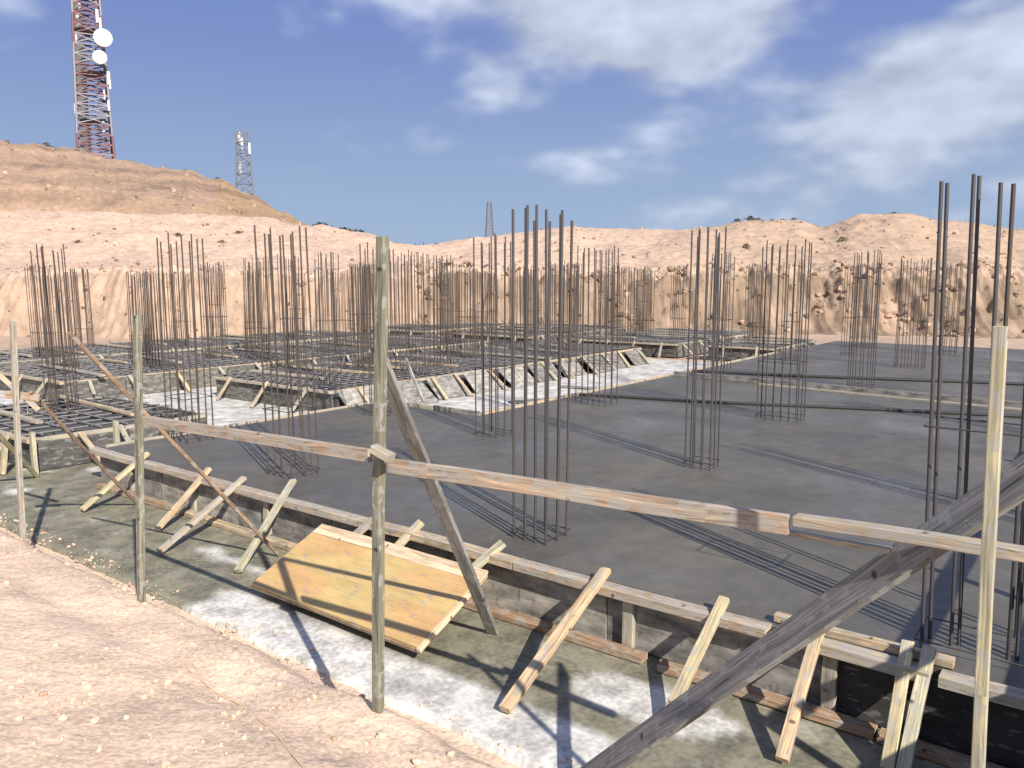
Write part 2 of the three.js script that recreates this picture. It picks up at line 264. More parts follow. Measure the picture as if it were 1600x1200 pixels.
// ------------------------------------------------------------------ sawn timber
let plankSeed = 1;
function plankGeo(L, w, t, warp = 0.004) { // along +Z from 0 to L, width along X, thickness along Y
  const N = L > 0.8 ? 6 : 2, c = Math.min(w, t) * 0.09, prof = [[-w / 2 + c, -t / 2], [w / 2 - c, -t / 2], [w / 2, -t / 2 + c], [w / 2, t / 2 - c], [w / 2 - c, t / 2], [-w / 2 + c, t / 2], [-w / 2, t / 2 - c], [-w / 2, -t / 2 + c]];
  const per = [0]; for (let i = 0; i < 8; i++) { const a = prof[i], b = prof[(i + 1) % 8]; per.push(per[i] + Math.hypot(b[0] - a[0], b[1] - a[1])); }
  const s = plankSeed++ * 3.7, uo = (s * 0.37) % 1, vo = (s * 0.61) % 1, pos = [], uv = [];
  const pt = (k, i) => { const z = L * k / N, q = k / N; return [prof[i % 8][0] + warp * Math.sin(q * 3.14) * noise.noise(s, 1, q) * 3 + warp * 0.4 * noise.noise(q * 6, s, i % 8), prof[i % 8][1] + warp * Math.sin(q * 3.14) * noise.noise(1, s, q) * 3, z + (k === 0 || k === N ? 0.5 * c * noise.noise(i % 8 + 0.5, s, k + 0.3) : 0)]; };
  const put = (k, i) => { pos.push(...pt(k, i)); uv.push((L * k / N) * 0.8 + uo, per[i] * 2.4 + vo); };
  for (let k = 0; k < N; k++) for (let i = 0; i < 8; i++) { put(k, i); put(k, i + 1); put(k + 1, i + 1); put(k, i); put(k + 1, i + 1); put(k + 1, i); }
  for (const k of [0, N]) for (let i = 1; i < 7; i++) { const o = k ? [0, i, i + 1] : [0, i + 1, i]; for (const j of o) { const p = pt(k, j); pos.push(...p); uv.push(p[0] * 2 + uo, p[1] * 2 + vo); } }
  const g = new THREE.BufferGeometry(); g.setAttribute('position', new THREE.Float32BufferAttribute(pos, 3)); g.setAttribute('uv', new THREE.Float32BufferAttribute(uv, 2)); g.computeVertexNormals(); return g;
}
function plank(name, A, B, w, t, wide, mat, parent = scene, warp) { // `wide`: direction of the width
  const d = B.clone().sub(A), L = d.length(); d.normalize();
  const x = wide.clone().addScaledVector(d, -wide.dot(d)).normalize(), y = d.clone().cross(x);
  const m = new THREE.Mesh(plankGeo(L, w, t, warp), mat); m.name = parent === scene ? numbered(name) : name; m.castShadow = m.receiveShadow = true;
  const o = A.clone(); if (parent !== scene) o.sub(parent.position);
  m.matrix.makeBasis(x, y, d).setPosition(o); m.matrix.decompose(m.position, m.quaternion, m.scale);
  parent.add(m); return m;
}
const pick = a => a[Math.floor(rnd() * a.length) % a.length];

// ------------------------------------------------------------------ formwork along the front edge of the slab
{
  const f = thing('edge_formwork', 'long low timber and plywood formwork holding the front edge of the grey slab', 'formwork', W(0, 0, -0.39));
  let u = -0.02; let k = 0;
  while (u < 9.5) { const l = Math.min(1.32, 9.5 - u); plank('panel', W(u + 0.004, -0.016 + 0.004 * (k % 2), -0.195), W(u + l - 0.004, -0.016 + 0.004 * (k % 2), -0.195), 0.385, 0.018, Y, u > 7.8 ? M.shadedPly : M.formPly[k % 3], f, 0); u += l; k++; }  // panels from the upstand's shadow edge rightwards have the shade painted in
  const tops = [[-0.05, 1.35, 0], [1.36, 3.05, 1], [3.06, 4.35, 0], [4.37, 5.9, 2], [5.91, 7.62, 1], [7.66, 8.42, 0]];
  tops.forEach(([a, b, c], i) => plank('top_rail', W(a, -0.075 + 0.006 * (i % 2), -0.018), W(b, -0.075 + 0.006 * ((i + 1) % 2), -0.018), 0.10, 0.062, V, [M.grey[1], M.railWood, M.grey[2]][c], f));
  plank('top_rail', W(7.62, 0.045, 0.03), W(8.5, 0.03, 0.028), 0.06, 0.045, V, M.grey[2], f);
  plank('top_rail', W(8.46, -0.07, -0.02), W(9.48, -0.07, -0.02), 0.10, 0.06, V, M.grey[0], f);
  [[0.2, 1.9], [1.93, 3.6], [3.62, 5.4], [5.42, 6.9], [7.02, 8.2], [8.22, 9.45]].forEach(([a, b], i) => plank('sole_plate', W(a, -0.13 + rr(-0.015, 0.015), -0.37), W(b, -0.13 + rr(-0.015, 0.015), -0.37), 0.09, 0.045, V, i === 1 ? M.grey[2] : M.brown[i % 2], f));
  for (const uu of [0.7, 1.9, 3.1, 4.35, 5.5, 6.75, 7.95]) plank('stud', W(uu, -0.047, -0.37), W(uu, -0.047, -0.055), 0.075, 0.04, U, M.grey[0], f);
}
// raking struts: [top px, bottom px, material, width, label]
const struts = [
  [212, 716, 125, 797, M.pine[0], 'pale raking strut at the far left corner of the slab formwork'],
  [306, 742, 243, 828, M.pine[1], 'pale raking strut second from the left along the slab edge formwork'],
  [356, 757, 246, 862, M.grey[1], 'grey cement splashed raking strut third from the left along the slab edge'],
  [474, 764, 370, 893, M.pine[2], 'long pale strut sticking up above the form left of the yellow plywood panel'],
  [577, 812, 535, 880, M.grey[0], 'short grey strut behind the yellow panel just left of the tall middle post'],
  [645, 826, 600, 905, M.pine[0], 'pale strut behind the yellow panel just right of the tall middle post'],
  [770, 860, 716, 935, M.pine[2], 'pale strut at the right end of the yellow panel crossing the thin diagonal brace'],
  [936, 902, 785, 1110, M.pine[1], 'long bright strut right of the yellow panel reaching down to the sandy edge'],
  [1108, 962, 1040, 1122, M.pine[0], 'bright strut left of the broad grey diagonal plank, ending behind it'],
  [1265, 1003, 1220, 1190, M.pine[1], 'pale strut below the broad grey diagonal plank near the slab corner'],
  [1415, 1024, 1388, 1200, M.pine[0], 'left strut of the close pair at the right corner of the slab'],
  [1443, 1042, 1412, 1208, M.pine[2], 'right strut of the close pair at the right corner of the slab'],
];
struts.forEach(([tx, ty, bx, by, m, label], i) => {
  const a0 = onLevel(tx, ty, 0.045), [ua] = toUV(a0.x, -a0.z), b0 = onLevel(bx, by, -0.36), [ub, vb] = toUV(b0.x, -b0.z);
  const ext = i === 3 ? 0.16 : i > 9 ? 0.06 : 0.05, vb2 = clamp(vb, -1.28, i > 9 ? -0.45 : -0.55);
  const A = W(ua, -0.045, 0.05), B = W(ub, vb2, -0.372), d = A.clone().sub(B).normalize(); A.addScaledVector(d, ext); B.addScaledVector(d, 0.02);
  tag(plank('raking_strut', A, B, i === 7 ? 0.07 : 0.06, 0.036, U, m), label, 'strut', 'raking struts along the slab edge');
});

// ------------------------------------------------------------------ yellow plywood panel lying on the struts
{
  const s = 0.44, nrm = new THREE.Vector3().copy(Y).addScaledVector(V, -s).normalize(), sl = V.clone().addScaledVector(Y, s).normalize();
  const base = W(4.2, -0.98, -0.295), p = thing('plywood_panel', 'large yellow plywood panel with pale border lying on the struts in the foreground', 'plywood panel', base);
  const at = (a, b, n) => base.clone().addScaledVector(U, a).addScaledVector(sl, b).addScaledVector(nrm, n);
  plank('sheet', at(0, 0.31, 0), at(1.64, 0.31, 0.0), 0.60, 0.021, sl, M.yellowPly, p, 0.001);
  plank('front_batten', at(-0.01, 0.025, -0.027), at(1.65, 0.025, -0.027), 0.04, 0.034, sl, M.brown[0], p);
  plank('border_strip', at(0.0, 0.665, 0.0), at(1.66, 0.665, 0.0), 0.105, 0.018, sl, M.paleEdge, p);
  plank('end_batten', at(1.66, 0.0, -0.004), at(1.66, 0.69, -0.004), 0.03, 0.03, U, M.paleEdge, p);
}

// ------------------------------------------------------------------ timber guard rail in the foreground
{
  const g = thing('guard_rail', 'rough timber guard rail of four posts with boards and diagonal braces in the foreground', 'guard rail', W(6.43, -1.84, -0.12));
  const post = (bx, by, tx, ty, wu, wv, m, foot) => {
    const b = onLevel(bx, by, foot); const t = atDepth(tx, ty, -b.z); const d = b.clone().sub(t).normalize(); b.addScaledVector(d, 0.25);
    return plank('post', b, t, wu, wv, U, m, g);
  };
  post(36, 846, 20, 502, 0.048, 0.034, M.grey[0], -0.16);
  post(221, 946, 214, 492, 0.05, 0.036, M.postWood, -0.15);
  post(591, 1122, 598, 370, 0.052, 0.036, M.postWood, -0.14);
  const rb = onLevel(1510, 1600, -0.10), rt = atDepth(1563, 510, -rb.z - 0.01); plank('post', rb.clone().addScaledVector(Y, -0.2), rt, 0.030, 0.028, U, M.pine[2], g);
  const z5 = 3.44;
  const R = (px, py, zd) => atDepth(px, py, zd);
  plank('rail', R(226, 657, 4.80), R(578, 712, 3.52), 0.060, 0.026, Y, M.railWood, g);
  plank('rail', R(608, 727, 3.52), R(1232, 820, 2.55), 0.066, 0.026, Y, M.railWood, g);
  plank('rail', R(1244, 812, 2.56), R(1720, 884, 2.02), 0.036, 0.055, Y, M.grey[1], g);
  plank('batten', R(1232, 832, 2.62), R(1392, 860, 2.42), 0.016, 0.03, Y, M.grey[1], g);
  plank('cleat', R(583, 700, 3.40), R(612, 716, 3.36), 0.035, 0.05, Y, M.grey[0], g);
  // braces: middle post, two on the left, one broad plank on the right
  const b1 = onLevel(770, 988, -0.385); plank('brace', R(588, 548, 3.53), b1, 0.078, 0.028, U.clone().addScaledVector(V, 0.25), M.dull, g);
  const b2 = onLevel(436, 868, -0.385); plank('brace', R(108, 520, 5.02), b2, 0.024, 0.026, U, M.brown[1], g);
  const b3 = onLevel(214, 787, -0.385); plank('brace', R(48, 612, 6.15), b3, 0.024, 0.028, U, M.brown[1], g);
  const b4 = onLevel(58, 744, -0.385); plank('brace', R(-40, 640, 7.6), b4, 0.04, 0.045, U, M.pine[0], g);
  plank('brace', R(-30, 560, 6.3), R(60, 640, 6.5), 0.04, 0.03, Y, M.grey[1], g);
  plank('brace', R(8, 616, 6.1), R(62, 622, 6.2), 0.06, 0.035, Y, M.brown[0], g);
  const top = R(1680, 690, 2.12), bot = R(890, 1235, 3.3); const wide = Y.clone().addScaledVector(V, 0.62);
  const br = plank('brace', top, bot, 0.114, 0.026, wide, M.dull, g); br.userData.label = 'broad grey diagonal plank running down from the right post';
}

// ------------------------------------------------------------------ rebar starter cages
const barGeo = new THREE.CylinderGeometry(1, 1, 1, 7, 1); barGeo.translate(0, 0.5, 0);
function rod(name, A, B, r, mat, parent) { const d = B.clone().sub(A), L = d.length(), m = new THREE.Mesh(barGeo, mat); m.name = name; m.castShadow = m.receiveShadow = true; m.position.copy(A).sub(parent.position); m.quaternion.setFromUnitVectors(Y, d.normalize()); m.scale.set(r, L, r); parent.add(m); return m; }
function tieGeo(a, b, r) { const c = new THREE.CatmullRomCurve3([[-a, -b], [0, -b], [a, -b], [a, 0], [a, b], [0, b], [-a, b], [-a, 0]].map(([p, q]) => new THREE.Vector3().addScaledVector(U, p).addScaledVector(V, q)), true, 'catmullrom', 0.05); return new THREE.TubeGeometry(c, 32, r, 4, true); }
function cage(u, v, a, b, nu, nv, H, label, o = {}) {
  const y0 = o.y0 ?? -0.02, c = thing('rebar_column_cage', label, 'rebar cage', W(u, v, y0), 'starter bars for columns');
  const r = o.r ?? 0.0082, mat = o.mat || M.bar, lean = o.lean ?? [0, 0];
  const one = (du, dv) => { const A = W(u + du + rr(-0.006, 0.006), v + dv + rr(-0.006, 0.006), y0 - 0.1), h = H + rr(-0.10, 0.04) * (o.jit ?? 1), B = W(u + du + lean[0] * h + rr(-0.022, 0.022), v + dv + lean[1] * h + rr(-0.022, 0.022), h); rod('rebar', A, B, r * rr(0.94, 1.06), rnd() < 0.15 ? M.rustBar : mat, c); };
  if (o.pairs) for (let i = 0; i < nu; i++) { const du = (i / (nu - 1) - 0.5) * a; one(du, -0.02); one(du + 0.034, 0.012); if (i > 2) one(du, b); }
  else for (let i = 0; i < nu; i++) for (let j = 0; j < nv; j++) if (i === 0 || j === 0 || i === nu - 1 || j === nv - 1) one((i / (nu - 1) - 0.5) * a, (j / (nv - 1) - 0.5) * b);
  for (const h of o.ties ?? [0.04 + rr(0, 0.05), rr(0.5, 1.2)]) { const t = part('tie', tieGeo(a / 2 + 0.014, b / 2 + 0.014, 0.0045), M.bar, c); t.position.set(lean[0] * h * UX, h - y0, -lean[0] * h * UZ); t.rotation.x = rr(-0.02, 0.02); }
  return c;
}
// on the slab
cage(8.575, 0.32, 0.52, 0.30, 5, 2, 2.37, 'tallest nearest cage of vertical rebar at the right end of the slab', { r: 0.0098, lean: [-0.022, 0], ties: [1.16, 0.05], pairs: true, jit: 0.5 });
cage(5.73, 0.45, 0.29, 0.27, 4, 3, 2.37, 'near cage of vertical rebar behind the middle of the board rail', { r: 0.0095, ties: [0.05] });
cage(5.74, 3.25, 0.26, 0.22, 4, 3, 2.37, 'dense rebar cage on the open slab, behind and right of the nearest middle cage');
cage(5.42, 6.50, 0.54, 0.30, 6, 3, 2.37, 'wide rebar cage on the slab right of the dense one, third deep in its row');
cage(5.43, 10.55, 0.36, 0.30, 4, 3, 2.37, 'narrow rebar cage on the slab, fourth deep in its row');
cage(5.43, 14.5, 0.54, 0.30, 5, 3, 2.33, 'thin far rebar cage near the back right of the slab', { mat: M.rustBar });
cage(3.02, 3.28, 0.32, 0.30, 4, 3, 2.40, 'rebar cage just left of the near middle cage, beside the slab step');
cage(2.72, 6.15, 0.52, 0.34, 6, 3, 2.37, 'rebar cage in front of the brown bank, right of the near middle cage', { mat: M.rustBar });
cage(2.70, 0.55, 0.36, 0.32, 4, 3, 2.38, 'slightly leaning rebar cage left of the tall middle post, on the slab', { lean: [-0.03, 0], mat: M.rustBar });
cage(0.36, 0.86, 0.42, 0.34, 4, 3, 2.37, 'rebar cage at the left front corner of the slab, above the raking struts', { mat: M.rustBar });
cage(0.85, 3.45, 0.34, 0.30, 4, 3, 2.38, 'rebar cage directly behind the tall middle post', { mat: M.rustBar });
cage(2.80, 10.5, 0.40, 0.30, 4, 3, 2.37, 'far rebar cage seen right behind the dense slab cage');
cage(2.85, 14.6, 0.36, 0.30, 4, 3, 2.30, 'small far rebar cage at the back of the slab behind the wide cage', { mat: M.rustBar });
cage(5.5, 18.6, 0.36, 0.30, 4, 3, 2.3, 'farthest small rebar cage, by the bank left of the tall right bars', { mat: M.rustBar });
cage(7.6, 17.2, 0.5, 0.3, 5, 3, 2.3, 'far rebar cage at the back of the slab, rightmost before the tall right bars', { mat: M.rustBar });
cage(3.3, 19.4, 0.5, 0.3, 5, 3, 2.3, 'farthest rebar cage on the back edge of the slab, left of the other far ones', { mat: M.rustBar });
cage(3.6, 16.6, 0.25, 0.25, 3, 2, 2.25, 'thin far rebar cage between the wide cage and the narrow cage', { mat: M.rustBar });
cage(8.72, 3.05, 0.30, 0.26, 4, 3, 2.37, 'rebar cage just outside the right edge of view behind the nearest cage');
cage(8.72, 7.2, 0.30, 0.26, 4, 3, 2.37, 'rebar cage outside the right edge of view, third in the right row');
// rising from the ground beams on the left
cage(-3.03, 0.90, 0.30, 0.30, 4, 3, 2.36, 'leaning rebar cage behind the leftmost post, over the small near beam', { lean: [-0.05, 0], mat: M.rustBar });
cage(-2.1, 5.0, 0.30, 0.26, 4, 3, 2.33, 'grey rebar cage at the front corner of the long middle beam', {});
cage(-1.9, 6.9, 0.34, 0.34, 5, 3, 2.40, 'rebar cage right of the tall middle post, on the long middle beam', { mat: M.rustBar });
cage(-4.7, 6.2, 0.34, 0.30, 5, 3, 2.37, 'rebar cage at the left end of the long middle beam', { mat: M.rustBar });
cage(-1.75, 11.8, 0.60, 0.34, 6, 3, 2.30, 'wide low rebar cage on the middle beam against the brown bank', { mat: M.rustBar });
cage(-4.4, 10.6, 0.5, 0.34, 5, 3, 2.30, 'rebar cage in the back of the long middle beam, left of the dark bank', { mat: M.rustBar });
cage(-3.6, 14.4, 0.4, 0.34, 4, 3, 2.30, 'rebar cage at the far end of the long middle beam', { mat: M.rustBar });
cage(-7.3, 4.6, 1.15, 0.3, 10, 2, 2.06, 'broad low row of rebar on the left beam right of the leaning cage', { mat: M.rustBar });
cage(-8.6, 3.3, 0.8, 0.3, 7, 2, 2.0, 'broad low row of rebar at the far left edge of view', { mat: M.rustBar });
cage(-7.2, 9.2, 0.5, 0.3, 5, 3, 2.1, 'rebar cage deep in the left beam behind the broad low row', { mat: M.rustBar });
cage(-6.9, 13.8, 0.5, 0.3, 5, 3, 2.1, 'rebar cage at the far end of the left beam', { mat: M.rustBar });
cage(-3.4, 19.0, 0.6, 0.3, 6, 3, 2.2, 'rebar cage on the far row of beams behind the middle beam', { mat: M.rustBar });
cage(-8.2, 19.5, 0.6, 0.3, 6, 3, 2.2, 'rebar cage on the far row of beams behind the left beam', { mat: M.rustBar });

{ // the rest of the forest of starter bars on the beams, row by row
  const rows = [[-2.6, 8.4], [-2.4, 13.2], [-4.6, 8.3], [-4.55, 12.4], [-1.9, 15.2], [-6.9, 6.9], [-6.8, 11.4], [-9.3, 5.4], [-9.2, 8.4], [-9.3, 12.2], [-11.6, 4.2], [-11.7, 7.8], [-11.6, 11.6], [-13.9, 6.2], [-13.8, 10.2], [-1.8, 18.2], [-4.7, 21.5], [-2.2, 22], [-7.0, 18.0], [-6.9, 22.4], [-9.4, 20.8], [0.6, 18.4], [-11.8, 18.6], [-14, 21], [-3.3, 10.2], [-3.2, 6.8], [-8.1, 6.6], [-8.0, 10.4], [-0.2, 20.4], [-4.0, 18.2], [-8.4, 22.6], [-3.5, 12.6]];
  const at = rows.map(([u, v]) => { const p = W(u, v); return [u, v, 800 + FOCAL * p.x / -p.z, -p.z]; }).sort((a, b) => a[2] - b[2]);
  const num = ['first', 'second', 'third', 'fourth', 'fifth', 'sixth', 'seventh', 'eighth', 'ninth', 'tenth', 'eleventh', 'twelfth', 'thirteenth', 'fourteenth', 'fifteenth', 'sixteenth', 'seventeenth', 'eighteenth'];
  const cnt = {};
  for (const [u, v, px, zd] of at) { const band = zd < 21 ? 'middle' : zd < 26 ? 'deeper' : 'farthest', n = cnt[band] = (cnt[band] || 0) + 1; cage(u, v, rr(0.3, 0.6), rr(0.26, 0.36), 5 + Math.floor(rnd() * 3), 3, rr(2.05, 2.38), `rusty rebar cage in front of the bank, ${num[n - 1]} from the left in the ${band} rows`, { mat: M.rustBar, lean: [rr(-0.02, 0.02), rr(-0.02, 0.02)] }); }
}
// ------------------------------------------------------------------ formed ground beams with reinforcement mats
function beam(u0, u1, v0, v1, label, o = {}) {
  const b = thing('footing_formwork', label, 'footing', W((u0 + u1) / 2, (v0 + v1) / 2, -0.39), 'formed footings on the left');
  const lu = u1 - u0, lv = v1 - v0, top = o.top ?? 0, y0 = -0.39, hh = top - y0 - 0.01, pal = o.pale ? M.palePly : M.beamPly;
  // plywood sides, sheet by sheet; some of those facing the slab lean out
  const sheets = (n, fn) => { for (let i = 0; i < n; i++) fn(i / n, (i + 1) / n, i); };
  sheets(Math.max(2, Math.round(lu / 1.2)), (a, c, i) => { plank('panel', W(u0 + lu * a + 0.01, v0, y0 + hh / 2), W(u0 + lu * c - 0.01, v0, y0 + hh / 2), hh, 0.02, Y, pick(M.beamPly), b, 0); plank('panel', W(u0 + lu * a + 0.01, v1, y0 + hh / 2), W(u0 + lu * c - 0.01, v1, y0 + hh / 2), hh, 0.02, Y, pick(M.beamPly), b, 0); });
  sheets(Math.max(2, Math.round(lv / 1.1)), (a, c, i) => {
    const out = o.pale ? (i % 3 === 1 ? 0.50 : 0.36) : 0.03, g = o.pale ? 0.10 : 0.012;
    const wd = Y.clone().multiplyScalar(hh).addScaledVector(U, -out), uc = u1 + out / 2;
    plank('panel', W(uc, v0 + lv * a + g, y0 + hh / 2), W(uc, v0 + lv * c - g * (0.4 + 1.2 * rnd()), y0 + hh / 2), Math.hypot(hh, out), 0.02, wd, pick(pal), b, 0);
    plank('panel', W(u0, v0 + lv * a + 0.01, y0 + hh / 2), W(u0, v0 + lv * c - 0.01, y0 + hh / 2), hh, 0.02, Y, pick(M.beamPly), b, 0);
  });
  // walers along the top edges and props
  for (let a = 0; a < lv; a += 2.6) { plank('waler', W(u1 - 0.03, v0 + a, top - 0.02), W(u1 - 0.03 + rr(-0.03, 0.03), Math.min(v1, v0 + a + 2.55), top - 0.02), 0.08, 0.05, U, pick(M.grey), b); plank('waler', W(u0 + 0.03, v0 + a, top - 0.02), W(u0 + 0.03, Math.min(v1, v0 + a + 2.55), top - 0.02), 0.08, 0.05, U, pick(M.grey), b); }
  for (let a = 0; a < lu; a += 2.4) plank('waler', W(u0 + a, v0 - 0.04, top - 0.02), W(Math.min(u1, u0 + a + 2.35), v0 - 0.04, top - 0.02), 0.08, 0.05, V, pick(M.grey), b);
  const np = Math.round(lv / 0.9);
  for (let i = 0; i < np; i++) { const v = v0 + lv * (i + 0.5) / np + rr(-0.15, 0.15); plank('prop', W(u1 + 0.05, v, top - 0.03 + rr(0, 0.06)), W(u1 + rr(0.45, 0.62), v + rr(-0.1, 0.1), y0 + 0.01), 0.06, 0.035, V, pick(rnd() < 0.8 ? M.grey : M.pine), b); }
  const nq = Math.max(2, Math.round(lu / 1.0));
  for (let i = 0; i < nq; i++) { const u = u0 + lu * (i + 0.5) / nq; plank('prop', W(u, v0 - 0.06, top + 0.03), W(u + rr(-0.1, 0.1), v0 - rr(0.3, 0.5), y0 + 0.01), 0.06, 0.035, U, pick(M.grey), b); }
  // timbers thrown across the mat
  for (let v = v0 + rr(0.4, 0.9); v < v1 - 0.2; v += rr(0.9, 1.7)) { const a = rr(-0.1, 0.5), l = rr(1.2, lu * 0.95); plank('spacer_timber', W(u0 + a, v, top + 0.075), W(Math.min(u1 + 0.2, u0 + a + l), v + rr(-0.25, 0.25), top + 0.08), rr(0.06, 0.11), 0.04, V, pick(M.grey), b); }
  if (o.stakes) for (const [ax, ay, bx, by] of o.stakes) { const q = onLevel(bx, by, y0 + 0.01); plank('stake', q, atDepth(ax, ay, -q.z), 0.08, 0.045, U, pick(M.pine), b); }
  // first pour inside
  const fill = part('concrete_fill', prism([[u0 + 0.02, v0 + 0.02], [u1 - 0.02, v0 + 0.02], [u1 - 0.02, v1 - 0.02], [u0 + 0.02, v1 - 0.02]], y0 + 0.02, top - 0.16, 1 / 3), M.fill, b); fill.position.copy(b.position).negate();
  // mat
  const r = 0.012, sp = o.sp ?? 0.22, one = (A, B) => rod('mat_bar', A, B, r, M.matBar, b), joint = [];
  const bars = [];
  for (let u = u0 + 0.1; u < u1 - 0.05; u += sp) bars.push([W(u + rr(-0.02, 0.02), v0 - 0.02, top + rr(0.005, 0.03)), W(u + rr(-0.03, 0.03), v1 + 0.02, top + rr(0.005, 0.03))]);
  for (let v = v0 + 0.1; v < v1 - 0.05; v += sp) bars.push([W(u0 - 0.02, v + rr(-0.02, 0.02), top + 0.03 + rr(0, 0.02)), W(u1 + 0.02, v + rr(-0.02, 0.02), top + 0.03 + rr(0, 0.02))]);
  if (!o.far) bars.forEach(([A, B]) => one(A, B));
  else { const gs = bars.map(([A, B]) => { const d = B.clone().sub(A), g = barGeo.clone(), m = new THREE.Matrix4().compose(A.clone().sub(b.position), new THREE.Quaternion().setFromUnitVectors(Y, d.clone().normalize()), new THREE.Vector3(r, d.length(), r)); return g.applyMatrix4(m); }); const mm = part('reinforcement_mat', mergeGeometries(gs), M.matBar, b); mm.userData.kind = 'stuff'; }
  // upright stirrups along the middle
  for (let v = v0 + 0.5; v < v1 - 0.3; v += 1.15) for (const du of [0.5, lu - 0.7]) { const A = W(u0 + du + rr(-0.1, 0.1), v, top), B = A.clone().addScaledVector(Y, rr(0.12, 0.34)).addScaledVector(V, rr(-0.1, 0.1)); rod('upstand_bar', A, B, 0.010, M.matBar, b); }
  return b;
}
M.fill = new THREE.MeshStandardMaterial({ roughness: 0.9, map: tex(256, 256, (x, y) => { const k = 0.30 + pf(x, y, 8, 4, 5) * 0.2; return [k, k * 0.99, k * 0.96]; }) });
beam(-4.2, -1.15, -0.25, 2.0, 'small near foundation beam with rebar mat behind the leftmost posts', { sp: 0.33, stakes: [[50, 676, 56, 742], [181, 658, 183, 722], [8, 690, 4, 740]] });
beam(-5.0, -1.55, 4.6, 15.5, 'long middle foundation beam with pale plywood sheets leaning on its side', { pale: true });
beam(-9.8, -6.45, 2.4, 14.8, 'long left foundation beam with dark formwork sides and rebar mat', {});
beam(-14.4, -11.2, 3.0, 14.8, 'foundation beam with rebar mat at the far left edge', { far: true, sp: 0.25 });
beam(-5.0, -1.3, 17.2, 23.5, 'far foundation beam in front of the brown bank behind the long middle beam', { far: true, sp: 0.25 });
beam(-9.8, -6.4, 17.0, 23.5, 'far foundation beam in front of the left sandy bank', { far: true, sp: 0.25 });
beam(-14.6, -11.2, 17.0, 23.5, 'farthest left foundation beam in front of the sandy bank', { far: true, sp: 0.25 });
beam(-0.4, 1.5, 17.4, 21.0, 'small dark formed box at the back left corner of the slab', { far: true, sp: 0.25 });

// loose pieces on and around the slab
{
  // low stop board across the slab where the far pour starts
  const s = thing('stop_board', 'low dark stop board lying across the far part of the slab', 'stop board', W(4.7, 9.95, 0));
  plank('board', W(2.1, 10.05, 0.05), W(4.9, 9.9, 0.05), 0.10, 0.03, Y, M.formPly[2], s); plank('board', W(4.95, 9.88, 0.05), W(9.3, 9.3, 0.05), 0.10, 0.03, Y, M.formPly[0], s);
  plank('batten', W(3.9, 9.80, 0.015), W(8.9, 9.22, 0.015), 0.05, 0.03, V, M.grey[1], s);
  const hose = (pts, r, label) => { const c = new THREE.CatmullRomCurve3(pts.map(([u, v]) => W(u, v, r * 0.9))); tag(part('hose', new THREE.TubeGeometry(c, 60, r, 7), M.hose, scene), label, 'hose'); };
  M.hose = new THREE.MeshStandardMaterial({ color: new THREE.Color().setRGB(0.03, 0.03, 0.032), roughness: 0.5 });
  hose([[2.05, 6.72], [4.2, 7.28], [6.0, 7.95], [7.6, 8.48], [9.4, 9.0]], 0.024, 'nearer dark hose lying across the middle of the slab');
  scene.children[scene.children.length - 1].name = numbered('hose');
  hose([[2.1, 10.9], [3.6, 11.25], [5.6, 11.9], [7.2, 12.45], [9.3, 13.0]], 0.03, 'farther dark hose lying across the back of the slab');
  scene.children[scene.children.length - 1].name = numbered('hose');
  // edge planks of the slab step, with a loose pale plank standing against the beam
  const e = thing('step_formwork', 'low timber edge of the slab step with white cement dust', 'formwork', W(1.0, 4.22, 0));
  plank('edge_board', W(0.15, 4.25, 0.0), W(1.1, 4.25, 0.0), 0.10, 0.03, Y, M.grey[1], e); plank('edge_board', W(1.12, 4.26, 0.01), W(2.0, 4.24, 0.01), 0.10, 0.03, Y, M.palePly[0], e);
  for (let v = 4.3; v < 16; v += 2.4) plank('edge_board', W(1.97, v, -0.01), W(1.97 + rr(-0.03, 0.03), v + 2.36, -0.01), 0.09, 0.03, Y, pick(M.grey), e);
  for (let v = 0.05; v < 4; v += 2) plank('edge_board', W(-0.03, v, -0.02), W(-0.03, v + 1.96, -0.02), 0.09, 0.03, Y, pick(M.grey), e);
  tag(plank('loose_plank', atDepth(634, 560, 13.2), atDepth(662, 628, 12.9), 0.05, 0.03, U, M.palePly[0]), 'pale loose plank leaning upright right of the tall middle post', 'plank');
  tag(plank('loose_plank', W(-1.0, 3.2, -0.37), W(0.0 - 0.15, 3.1, -0.36), 0.07, 0.03, V, M.grey[1]), 'grey plank lying on the pale ground left of the slab', 'plank');
  for (const [u, v, a, l, t] of [[0.3, 5.2, 0.4, 0.8, 'first'], [0.1, 7.4, 1.1, 0.9, 'second'], [-0.4, 9.8, 0.2, 1.0, 'third'], [0.6, 12.2, 0.8, 0.9, 'fourth']]) tag(plank('offcut_board', W(u, v, -0.375), W(u + l * Math.cos(a), v + l * Math.sin(a), -0.372), 0.22, 0.02, U.clone().multiplyScalar(-Math.sin(a)).addScaledVector(V, Math.cos(a)), pick(M.palePly)), t + ' pale offcut board from the front on the light strip beside the slab', 'board', 'offcut boards on the light strip');
}
// plywood upstand with a rail along the right side of the slab (right of the frame; shades the slab corner)
{
  const s = thing('upstand_formwork', 'plywood upstand formwork with rail along the right side of the slab', 'formwork', W(9.55, 4, 0));
  for (let v = -2.6; v < 2.6; v += 1.3) plank('panel', W(9.56, v, 0.13), W(9.56, v + 1.29, 0.13), 1.04, 0.02, Y, M.formPly[0], s, 0);
  for (let v = -1.2; v < 9; v += 2.0) plank('post', W(9.6, v, -0.39), W(9.6, v, 1.12), 0.06, 0.04, V, M.grey[0], s);
  for (let v = -1.2; v < 8.7; v += 2.5) plank('rail', W(9.64, v, 1.05), W(9.64, v + 2.48, 1.05), 0.10, 0.03, Y, M.railWood, s);
}

